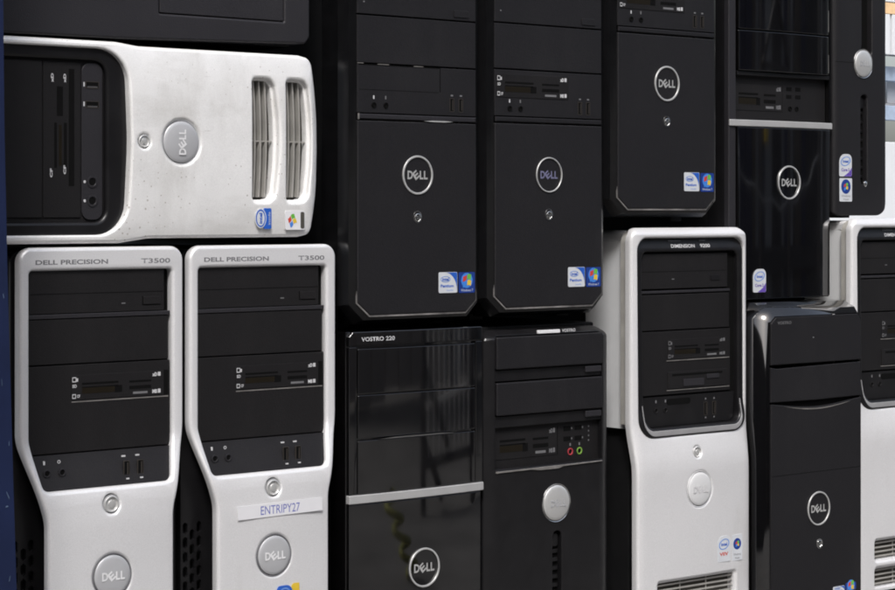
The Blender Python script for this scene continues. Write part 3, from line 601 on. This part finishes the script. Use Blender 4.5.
# ================================================================ black tower with silver disc, two drive covers, coloured jacks
def disc_tower(x, z):
    t = root('computer_tower', (x, 0, z), 'black tower with a solid silver disc and red and green jacks, in the bottom row', 'computer')
    H = 358
    def zz(v): return H + v
    out = fillet([(0, 0, 3), (179, 0, 3), (179, zz(1), 16), (0, zz(1), 16)], 8)
    win = fillet([(13, zz(-143), 1), (166.5, zz(-143), 1), (166.5, zz(-5), 5), (13, zz(-5), 5)], 4)
    door = fillet([(9, 4, 2), (170, 4, 2), (170, zz(-144), 2), (9, zz(-144), 2)])
    slot = rrect(93, zz(-300), 106, zz(-214), 6)
    fn = lambda X, Z: 14 * sstep((Z - zz(-9)) / 12.) + 7 * (max(0, abs(X - 89.5) - 70) / 20.) ** 2
    cuts = [('z', zz(v)) for v in (-9, -7, -5, -3, -1.5)] + [('x', q) for q in (4, 7, 10, 12, 16, 19, 160, 163, 166, 169, 172, 175)]
    plate('front_bezel', M['satin'], t, out, [win, slot], y0=0, thick=22, bev=1.5, cuts=cuts, fn=fn)
    for k, (a, b) in enumerate(((-39.5, -6), (-87.5, -53.5))):
        c = plate('bay_cover', M['black'], t, rrect(14, zz(a), 166, zz(b), 1.2), y0=-.5, thick=6, bev=1.2)
        plate('drive_strip', M['satin'], t, rrect(14, zz(a - 12.5), 166, zz(a - 1), .6), y0=3, thick=4, bev=.4)
        plate('eject_button', M['grey'], t, rrect(142, zz(a - 8.5), 165, zz(a - 2.2), .8), y0=.6, thick=3, bev=.6)
    r = plate('io_recess', M['bay'], t, rrect(12, zz(-144), 167, zz(-100), 0), y0=8, thick=3)
    card_reader(r, 14.5, zz(-134), 106, zz(-104), 8, left_icons=False, bright='markdim')
    groove(r, 107, zz(-134), 107, zz(-104), 8, .8)
    for px_, pz in ((121, -107.5), (137, -107.5), (121, -118.5), (137, -118.5)): slab('usb_port', M['hole'], r, px_ - 5, zz(pz - 2.4), px_ + 5, zz(pz + 2.4), 8, .4); slab('port_symbol', M['markdim'], r, px_ + 6, zz(pz - 1), px_ + 7.4, zz(pz + 1), 8, .2)
    for q, (jx, mm) in enumerate(((125.5, 'jackred'), (139, 'jackgreen'))):
        jack(r, jx, zz(-132.5), 8, 3.9, M[mm]); slab('port_symbol', M['markdim'], r, jx - .9, zz(-126.5), jx + .9, zz(-123.5), 8, .2)
    for dz in (-107, -112, -117, -122): slab('port_symbol', M['markdim'], r, 152, zz(dz - .8), 153.4, zz(dz + .8), 8, .2)
    led = plate('door_ledge', M['edge'], t, fillet([(13, zz(-146.6)), (60, zz(-146.2)), (75, zz(-147.8), 4), (100, zz(-147.8), 4), (108, zz(-146), 2), (165, zz(-145)), (165, zz(-144)), (13, zz(-144.8))]), y0=-1.4, thick=9, bev=.4)
    disc_badge(t, 97.5, zz(-184), 19.2, -.5, M['ring'], None, ring=M['chrome'], dome=2)
    brand(M['discgrey'], t, 97.5, zz(-184), 21, -3.9)
    # slot with ribs
    s = plate('vent_slot', M['hole'], t, rrect(91, zz(-302), 108, zz(-212), 6), y0=7, thick=3)
    for k in range(7): slab('slot_rib', M['satin'], s, 95, zz(-238 - k * 9), 104, zz(-234 - k * 9), 7, 2.5, 0, .5)
    slab('slot_frame', M['satin'], s, 95, zz(-231), 104, zz(-217), 7, 3, 3, .6)
    # badge on the roll of the top edge
    slab('top_badge', M['letter'], t, 73, zz(-4.2), 104, zz(-.6), 3, 2.6, .5, .4)
    text('model_lettering', M['mark'], t, 'VOSTRO', 117, zz(-2), 3.4, 1.2, 20, bold=.03)
    box('chassis', M['steel'], t, 2, 177, 25, 425, 6, H + 4, 2)
    feet(t, 25, 150, 60, 400, 0, 6)
    return t
d1 = disc_tower(.0525, GZ - .126 - .358)

# ================================================================ silver tower with curved black bay window and side cheeks
def curved_silver(x, z, label, text_on=True):
    t = root('computer_tower', (x, 0, z), label, 'computer', 'silver towers with curved black bay windows')
    H = 462
    def zz(v): return H + v
    fn = lambda X, Z: -6 * sstep((zz(-215) - Z) / 60.) - 3.5 * (1 - min(1, ((X - 95) / 95.) ** 2)) * sstep((zz(-200) - Z) / 60.) + 4 * (max(0, abs(X - 95) - 80) / 15.) ** 2 + 7 * sstep((Z - zz(-8)) / 10.)
    cuts = [('z', zz(v)) for v in list(range(-205, -300, -9)) + [-9, -7, -5, -3]] + [('x', q) for q in (4, 7, 10, 13, 20, 35, 50, 65, 80, 95, 110, 125, 140, 155, 170, 177, 180, 183, 186)]
    outer = fillet([(1.5, zz(0), 15), (1.5, zz(-215), 60), (4.5, zz(-262), 60), (4.5, 10, 6), (186, 10, 6), (186, zz(-262), 60), (190, zz(-215), 60), (190, zz(0), 15)], 8)
    win = fillet([(10.5, zz(-11.5), 14), (182.5, zz(-11.5), 14), (182.5, zz(-231.5), 22), (12.5, zz(-231.5), 22)], 8)
    g1 = rrect(33, zz(-417), 160, zz(-390), 4); g2 = rrect(33, zz(-450), 160, zz(-424), 4)
    key = circ(97, zz(-251), 6.2, 28); logo = circ(98.5, zz(-292.5), 20, 44)
    plate('front_bezel', M['silver'], t, outer, [win, g1, g2, key, logo], y0=0, thick=10, bev=2.6, cuts=cuts, fn=fn)
    win_i = fillet([(19, zz(-27), 8), (174, zz(-27), 8), (174, zz(-221.5), 12), (22, zz(-221.5), 12)], 8)
    win_o = fillet([(9.5, zz(-10.5), 14), (183.5, zz(-10.5), 14), (183.5, zz(-232.5), 22), (11.5, zz(-232.5), 22)], 8)
    fr = lambda X, Z: -6 * sstep((zz(-190) - Z) / 40.) + 4 * sstep((Z - zz(-30)) / 20.)
    plate('bay_rim', M['satin'], t, win_o, [win_i], y0=2.5, thick=12, bev=2.6, cuts=[('z', zz(v)) for v in (-14, -18, -22, -26, -195, -202, -209, -216, -223)], fn=fr)
    plate('bay_panel', M['hole'], t, rrect(14, zz(-228), 178, zz(-20), 6), y0=9, thick=3)
    ro = fillet([(18, zz(-196)), (18, zz(-230.2), 19), (177, zz(-230.2), 19), (177, zz(-196))], 10); ri = fillet([(19, zz(-196)), (19, zz(-224.2), 15), (175.6, zz(-224.2), 15), (175.6, zz(-196))], 10)
    plate('rim_lip', M['rimgrey'], t, ro + ri[::-1], y0=1.7, thick=2, bev=.5, cuts=[('z', zz(v)) for v in (-200, -206, -212, -218, -224)], fn=fr)  # paler grey than the rim paints in the light caught by the lip
    dr = slab('optical_drive', M['bay'], t, 21, zz(-68), 161, zz(-29), 9, 2.2, 1, .5)
    groove(dr, 21.5, zz(-49), 160, zz(-49), 6.8, .5)
    slab('eject_button', M['satin'], dr, 133, zz(-60), 148, zz(-54), 6.8, .7, 1, .2); slab('indicator_light', M['markdim'], dr, 70, zz(-58), 74, zz(-57), 6.8, .2)
    slab('bay_ledge', M['grey'], t, 20, zz(-73), 165, zz(-70), 9, 2.6, 0, .5)
    slab('bay_cover', M['bay'], t, 20, zz(-114), 164, zz(-74.5), 9, 2.0, .6, .5)
    lo = slab('bay_cover', M['bay'], t, 20, zz(-186), 166, zz(-115.5), 9, 1.8, .6, .5)
    card_reader(lo, 64, zz(-147), 160, zz(-125), 7.2, bright='markdim')
    slab('bay_ledge', M['edge'], lo, 62, zz(-149), 164, zz(-148), 7.2, .8)
    f = slab('floppy_drive', M['bay'], lo, 64, zz(-180), 160, zz(-161), 7.2, 1, .6, .3)
    slab('floppy_slot', M['hole'], f, 70, zz(-166), 152, zz(-163.5), 6.2, .1); slab('floppy_latch', M['grey'], f, 88, zz(-178), 121, zz(-170), 6.2, .8, 1, .3); slab('eject_button', M['grey'], f, 126, zz(-171), 146, zz(-166), 6.2, .9, .6, .3)
    slab('bay_ledge', M['edge'], lo, 62, zz(-182), 164, zz(-181.2), 7.2, .8)
    io = plate('input_panel', M['satin'], t, fillet([(20, zz(-221), 8), (170, zz(-221), 8), (172, zz(-188)), (18, zz(-188))]), y0=7, thick=2)
    slab('finger_notch', M['hole'], io, 62, zz(-198), 100, zz(-191), 7, .15, 3)
    for jx in (45, 60): jack(io, jx, zz(-203), 7, 3.2, M['bay']); slab('port_symbol', M['markdim'], io, jx - 1, zz(-194.5), jx + 1, zz(-191.5), 7, .2)
    for ux in (125, 139): usb(io, ux, zz(-205), 7, 5, 14); slab('port_symbol', M['markdim'], io, ux - 1, zz(-195), ux + 1, zz(-193), 7, .2); slab('port_symbol', M['markdim'], io, ux - 1, zz(-216), ux + 1, zz(-214.4), 7, .2)
    if text_on:
        text('model_lettering', M['mark'], t, 'DIMENSION', 85, zz(-20.5), 4, 2.3, 38, fn=fr, bold=.02); text('model_lettering', M['mark'], t, '9200', 121, zz(-20.5), 4, 2.3, 16, fn=fr, bold=.02)
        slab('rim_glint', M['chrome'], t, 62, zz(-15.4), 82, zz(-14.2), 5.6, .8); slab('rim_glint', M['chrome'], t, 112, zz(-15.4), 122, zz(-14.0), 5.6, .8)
    yk = fn(97, zz(-251)); power_button(t, 97, zz(-251), 5.4, yk + .8, 1); lathe('button_recess', M['silver'], t, 97, zz(-251), [(6.8, yk + 1.8), (0, yk + 1.8)], 24)
    yl = fn(98, zz(-292)); disc_badge(t, 98.5, zz(-292.5), 19.2, yl + .8, M['cheek'], M['silver'], 1.2, ring=M['silver'], dome=1.4)
    # stickers
    ys = fn(140, zz(-360)) - .1
    sticker_oval(t, 127.5, zz(-378), 149, zz(-349), ys, word='VIIV', corner=None, wm='red')
    sticker_orb(t, 152.5, zz(-379), 169.5, zz(-349.5), fn(162, zz(-360)) - .15)
    for a, b in ((-417, -390), (-450, -424)):
        gg = plate('air_grill', M['silver'], t, rrect(31.5, zz(a - 1.5), 161.5, zz(b + 1.5), 5), [rrect(35, zz(a + 2), 158, zz(b - 2), 3)], y0=-5.4, thick=10, bev=.8)
        plate('grill_back', M['ventdark'], gg, rrect(33, zz(a), 160, zz(b), 2), y0=4, thick=2)
        for k in range(4): slab('grill_slat', M['grill'], gg, 35, zz(a + 4.4 + k * 5.4), 158, zz(a + 6.2 + k * 5.4), -2, .6)
        for xx in (74, 116): slab('grill_slat', M['grill'], gg, xx, zz(a + 2), xx + 1.4, zz(b - 2), -1, .4)
    # cheeks: pale side panels at bay height, set in from the bezel
    for xa, xb in ((11, 17), (174, 180)):
        pts = [(xa, 22, 222), (xa, 22, 446)] ; bm = bmesh.new()
        prof = fillet([(21, zz(-222), 2), (84, zz(-222), 2), (84, zz(-14.2), 1), (21, zz(-14.2), 12)], 6)
        a_ = [(xa, p[0], p[1]) for p in prof]; b_ = [(xb, p[0], p[1]) for p in prof]
        bm.free(); loft('side_cheek', M['cheek'], t, [a_, b_], 40, cap=True)
    box('chassis', M['steel'], t, 17.2, 173.8, 22, 440, 6, H - 6, 2)
    plate('roof_cap', M['silver'], t, fillet([(11, zz(-14)), (180, zz(-14)), (180, zz(-3), 5), (11, zz(-3), 5)], 8), y0=21, thick=60, bev=2)
    plate('bezel_seam', M['grill'], t, fillet([(4, zz(-216)), (187, zz(-216)), (187, zz(-3), 14), (4, zz(-3), 14)], 8), y0=13, thick=8)
    feet(t, 35, 155, 60, 400, -8, 6)
    return t
c1 = curved_silver(.2625, GZ - .0197 - .462, 'silver tower with curved black bay window, between two black towers')
c2 = copy_tree(c1); c2.location = (.6375, 0, GZ - .0100 - .462)
c2['label'] = 'silver tower with curved black bay window, under the slim black tower'
bd = box('packing_board', M['card'], None, 640, 830, 20, 440, 1, 12); tag(bd, 'flat brown card board under the silver tower at the right edge', 'board')

# ================================================================ black tower at bottom right with bevelled glossy top
def bevel_tower():
    W = 163; H = 352
    t = root('computer_tower', (.4715, -.016, GZ - .121 - H * S), 'black tower with sloping glossy top, in the bottom row between two silver towers', 'computer', 'black towers with ringed badges and cut door corners')
    def zz(v): return H + v
    fr = [(0, 10), (W, 10), (W, zz(-9)), (W - 6, zz(-2)), (9, zz(-2)), (0, zz(-9))]
    ou = [(-13, 8), (W + 5, 8), (W + 4, zz(-7)), (W - 6, zz(12.5)), (3, zz(12.5)), (-13, zz(-4))]
    mi = [((a + c) / 2, (b + d_) / 2) for (a, b), (c, d_) in zip(fr, ou)]
    loft('bezel_surround', M['gloss'], t, [[(a, 1.5, b) for a, b in fr], [(a, 6, b) for a, b in mi], [(a, 22, b) for a, b in ou], [(a, 44, b + (1 if b > 200 else 0)) for a, b in ou]], 60)
    c = plate('bay_cover', M['black'], t, fillet([(1, zz(-58), .5), (W - 1, zz(-58), .5), (W - 1, zz(-10), 1), (W - 7, zz(-3), 1), (10, zz(-3), 1), (1, zz(-10), 1)]), y0=0, thick=4, bev=.8)
    text('model_lettering', M['markdim'], c, 'VOSTRO', 24, zz(-9.5), 3.4, -.2, 24, bold=.01)
    slab('indicator_light', M['markdim'], c, 74, zz(-29), 76, zz(-27.5), 0, .2)
    plate('bay_cover', M['black'], t, fillet([(1, zz(-101), .5), (W * .5, zz(-101.8), 30), (W - 1, zz(-101), .5), (W - 1, zz(-60.5), .5), (12, zz(-62.5), 12), (1, zz(-60.5), .5)]), y0=.3, thick=4, bev=.8)
    # the door top dips in a smile-shaped finger notch
    N = 14; top = [(W - 1 - (W - 2) * k / N, zz(-103 - 6.5 * math.sin(math.pi * k / N) ** 1.2)) for k in range(N + 1)]
    o = plate('front_door', M['black'], t, [(1, 12), (W - 1, 12)] + top, y0=-.3, thick=4, bev=.9)
    lip = [(W - 22 - (W - 44) * k / N, zz(-104.6 - 6.5 * math.sin(math.pi * (.12 + .76 * k / N)) ** 1.2)) for k in range(N + 1)]
    plate('door_lip', M['edge'], t, lip + [(a, b - 1.5 * math.sin(math.pi * k / N)) for k, (a, b) in list(enumerate(lip))[::-1]], y0=-.9, thick=2)
    slab('notch_floor', M['hole'], t, 4, zz(-112), W - 4, zz(-100), 6, 1)
    groove(o, 2, zz(-186), W - 2, zz(-186), -.3, .5)
    ring_badge(o, 84, zz(-229.5), 20, -.3, m=M['ring'])
    lathe('button_recess', M['chrome'], o, 85.5, zz(-271), [(6, -.2), (5.8, -.8), (4.9, -.8), (4.5, .2)], 28, .9); power_button(o, 85.5, zz(-271), 3.6, -.4)
    sticker_cpu(o, 110, zz(-352 + 20), 131, zz(-325), -.3); sticker_win(o, 133, zz(-352 + 20), 152, zz(-323), -.3)
    box('chassis', M['steel'], t, -10, W + 2, 45, 430, 8, H + 8, 2)
    feet(t, 20, 140, 65, 400, -17, 8)
    return t
bevel_tower()

# ================================================================ slim black tower at top right
def slim_tower():
    t = root('computer_tower', (.6333, .024, GZ - .0089), 'slim black tower with a small silver disc, at the right end of the upper row', 'computer')
    fn = lambda X, Z: 6 * (max(0, abs(X - 50) - 42) / 10.) ** 2
    out = fillet([(0, 2, 6), (101, 2, 22), (101, 330, 10), (0, 330, 10)], 8)
    gr = fillet([(47, 196), (61, 186, 8), (70, 200, 8), (70, 318, 2), (51, 318, 2), (51, 208, 2)], 5)
    sl_ = rrect(49, 39, 61, 148, 5)
    plate('front_bezel', M['black'], t, out, [gr, sl_], y0=0, thick=24, bev=2, cuts=[('x', q) for q in (4, 8, 12, 16, 20, 84, 88, 92, 96)], fn=fn)
    slab('handle_recess', M['hole'], t, 46, 184, 72, 320, 9, 1)
    g = slab('vent_slot', M['hole'], t, 47, 37, 63, 150, 8, 1, 5)
    for k in range(8): slab('slot_rib', M['satin'], g, 52, 48 + k * 11, 58, 51 + k * 11, 7, 2, 0, .4)
    slab('slot_frame', M['satin'], g, 51, 132, 59, 145, 7, 3, 3, .5)
    plate('seam_panel', M['black'], t, rrect(2, 186.5, 46, 328, 1), y0=-.4, thick=3, bev=.4, cuts=[('x', q) for q in (4, 8, 12, 16)], fn=fn)
    lathe('slot_end', M['chrome'], t, 57, 40.5, [(3.4, -.3), (2.4, -1.2), (0, -1.5)], 16)
    disc_badge(t, 52.5, 186, 16.6, -.6, M['ring'], None, ring=M['chrome'], dome=1.6); brand(M['discgrey'], t, 52.5, 186, 18, -3.6)
    sticker_oval(t, 8, 49, 31, 76, -.1); sticker_orb(t, 8.5, 19, 31.5, 47, -.1)
    box('chassis', M['steel'], t, 2, 98, 33, 400, 6, 326, 2)
    feet(t, 20, 80, 60, 380, -1, 6)
    t.scale = (1.0145, 1, 1.0145)
slim_tower()

# ================================================================ blue post at the left edge
def post():
    t = root('rack_post', (-.545, -.10, 0), 'scratched navy blue steel post along the left edge', 'post')
    loft('upright', M['navy'], t, [[(a - 64, 0, z), (a, 0, z), (a, 50, z), (a - 64, 50, z)] for z, a in ((0, 5), (180, 2.5), (300, -1.5), (430, -5.5), (560, -8.6), (900, -12))], 20, cap=True)
    # lean: straight loft from foot to top
    for (px, pz, w_, h_, a) in ((-5.5, 258, .9, 7, 25), (-6.5, 249, 3, 1.4, 10), (-4.5, 300, .7, 4, 0), (-9.5, 420, .8, 4, 12), (-4, 190, .7, 5, -10), (-11, 350, .6, 6, 5)):
        ca, sa = math.cos(R(a)), math.sin(R(a)); P = [(px + ca * q - sa * r, pz + sa * q + ca * r) for q, r in ((-w_ / 2, -h_ / 2), (w_ / 2, -h_ * .3), (w_ * .3, h_ / 2), (-w_ * .2, h_ * .35))]
        plate('paint_chip', M['chip'], t, P, y0=-.4, thick=.3, smooth=0)
post()

# ================================================================ bright yard far behind, seen in the strip past the right edge
BY = 2.5
def rack():
    t = root('storage_rack', (3.80, BY, 0), 'bright storage rack with blue beams far behind, past the right edge of the stack', 'rack')
    for xx in (-330, 900): 
        for yy in (0, 500): box('rack_upright', M['bgblue'], t, xx, xx + 40, yy, yy + 40, 0, 1500)
    for z_ in (250, 765, 885, 1420): box('rack_beam', M['bgblue'], t, -290, 900, -10, 20, z_, z_ + 45, 3)
    for z_ in (250, 765, 1420): box('rack_shelf', M['bggrey'], t, -290, 900, 25, 500, z_ + 46, z_ + 54)
    return t
rack()
def slats():
    t = root('louvred_panel', (3.55, BY - .05, 0), 'white panel of upright slats under an orange strip, behind the stack', 'panel')
    box('orange_strip', M['orange'], t, 0, 900, 0, 30, 1085, 1120, 2)
    for k in range(26): box('slat', M['bgwhite'], t, k * 34, k * 34 + 22, 0, 14, 962, 1084, 1)
    box('panel_back', M['bggrey'], t, 0, 900, 16, 30, 960, 1400)
    box('panel_top', M['bgwhite'], t, 0, 900, -2, 14, 1121, 1400, 2)
slats()
for k in range(5):
    c = [M['cream'], M['bgdark'], M['bgwhite'], M['mblue'], M['orange']][k]; nm = ['cream', 'dark grey', 'white', 'blue', 'orange'][k]
    h = [70, 52, 84, 60, 45][k]; x = 3.72 + k * .095
    b = box('parts_bin', c, None, x * 1000, x * 1000 + 78, BY * 1000 + 40, BY * 1000 + 240, 820, 820 + h, 3)
    tag(b, 'small %s bin on the blue-beamed rack far behind the stack' % nm, 'bin', 'bins on the far rack')
w_ = box('white_cabinet', M['bgwhite'], None, 3400, 4500, BY * 1000 + 20, BY * 1000 + 500, 305, 700, 4)
tag(w_, 'white cabinet on the lower shelf of the rack far behind', 'cabinet')

# ================================================================ yard opposite the stack (the glossy fronts mirror it)
def fence():
    t = root('board_fence', (1.0, -2.7, 0), 'weathered board fence across the yard, mirrored in the glossy black fronts', 'fence')
    mes = {}
    x = 0
    while x < 4200:
        wd = random.choice((45, 60, 90, 120)); mk = random.choice(('wood2', 'wood2', 'wood3', 'pale', 'bggrey', 'wood'))
        if x < 1500: mk, wd = 'brown', 150
        key = (wd, mk)
        if key not in mes: mes[key] = box_me(0, wd - 8, 0, 25, 0, 1900, 2); 
        o = bpy.data.objects.new('board', mes[key]); COL.objects.link(o); o.parent = t; o.location = (x * S, 0, random.uniform(0, .05))
        if not mes[key].materials: mes[key].materials.append(M[mk])
        x += wd
    for z_ in (300, 1500): box('rail', M['wood2'], t, 0, 4200, 26, 60, z_, z_ + 80)
fence()
def bar(p, q, th, m, parent, name='frame_bar'):
    a, b = Vector(p), Vector(q); d_ = b - a; me = box_me(-th, th, -th, th, 0, d_.length * 1000, th * .3); me.transform(Matrix.Translation(a) @ d_.to_track_quat('Z', 'Y').to_matrix().to_4x4())
    return link(name, me, m, parent, 30)
rk = root('wire_trolley', (.80, -1.0, 0), 'low tubular trolley with upright wires standing in the yard opposite the stack', 'trolley')
for a, b in (((0, 0, 0), (0, 0, .34)), ((.32, 0, 0), (.32, 0, .34)), ((0, 0, .33), (.32, 0, .33)), ((0, 0, .08), (.32, 0, .08)), ((.0, -.01, .25), (.16, -.01, .10)), ((0, -.01, .13), (.12, -.01, .02))): bar(a, b, 9, M['bgdark'], rk)
for k in range(9): bar((.03 + k * .033, .0, .08), (.03 + k * .033, .0, .33), 2.2, M['pale'], rk, 'wire')
bar((.03, -.02, .17), (.30, -.02, .19), 5, M['pale'], rk, 'wire')
def tube_curve(name, pts, rad, m, label, cat):
    cu = bpy.data.curves.new(name, 'CURVE'); cu.dimensions = '3D'; cu.bevel_depth = rad
    sp = cu.splines.new('POLY'); sp.points.add(len(pts) - 1)
    for p, q in zip(sp.points, pts): p.co = (*q, 1)
    o = bpy.data.objects.new(name, cu); me = bpy.data.meshes.new_from_object(o); bpy.data.objects.remove(o)
    return tag(link(name, me, m, None), label, cat)
tube_curve('sagging_cable', [(1.6 + 1.1 * k / 40, -1.4, .50 + .55 * ((k / 40. - .48) ** 2) * 4 * .22 + .008 * math.sin(k * .9)) for k in range(41)], .005, M['bggrey'], 'pale cable sagging between two poles opposite the stack', 'cable')
for xx in (1.6, 2.7):
    p_ = root('yard_pole', (xx, -1.4, 0), 'thin dark pole at the %s end of the sagging cable' % ('near' if xx < 2 else 'far'), 'pole'); bar((0, 0, 0), (0, 0, 1.3), 14, M['bgdark'], p_, 'shaft')
fr_ = root('cross_brace', (1.95, -1.45, 0), 'dark braced frame with crossing bars standing behind the sagging cable', 'frame')
for a, b in (((0, 0, 0), (0, 0, 1.25)), ((.34, 0, 0), (.34, 0, 1.25)), ((0, 0, 1.15), (.34, 0, .80)), ((0, .02, .80), (.34, .02, 1.15)), ((0, 0, .80), (.34, 0, .80))): bar(a, b, 10, M['bgdark'], fr_)
yt = box('yellow_tag', M['yellow'], None, 2025, 2060, -1492, -1480, 640, 690, 1); tag(yt, 'small yellow tag hanging on the braced frame opposite the stack', 'tag')
tube_curve('coiled_cord', [(.30 + .09 * k / 90 + .016 * math.sin(k * .26), -.55 + .016 * math.cos(k * .26), max(.006, .125 - .12 * k / 90)) for k in range(91)], .006, M['ropey'], 'yellow coiled cord trailing to the ground opposite the stack', 'cord')
for nm, b_ in (('left side of the yard', (-5200, -5000, -8000, 3000)), ('back of the yard, behind the camera', (-5000, 9000, -8200, -8000))):
    o = box('added_yard_wall', M['wall'], None, *b_, 0, 4200, 10); tag(o, 'unseen dark wall added along the ' + nm, 'wall')  # unseen walls, added so the black sides mirror a dark horizon
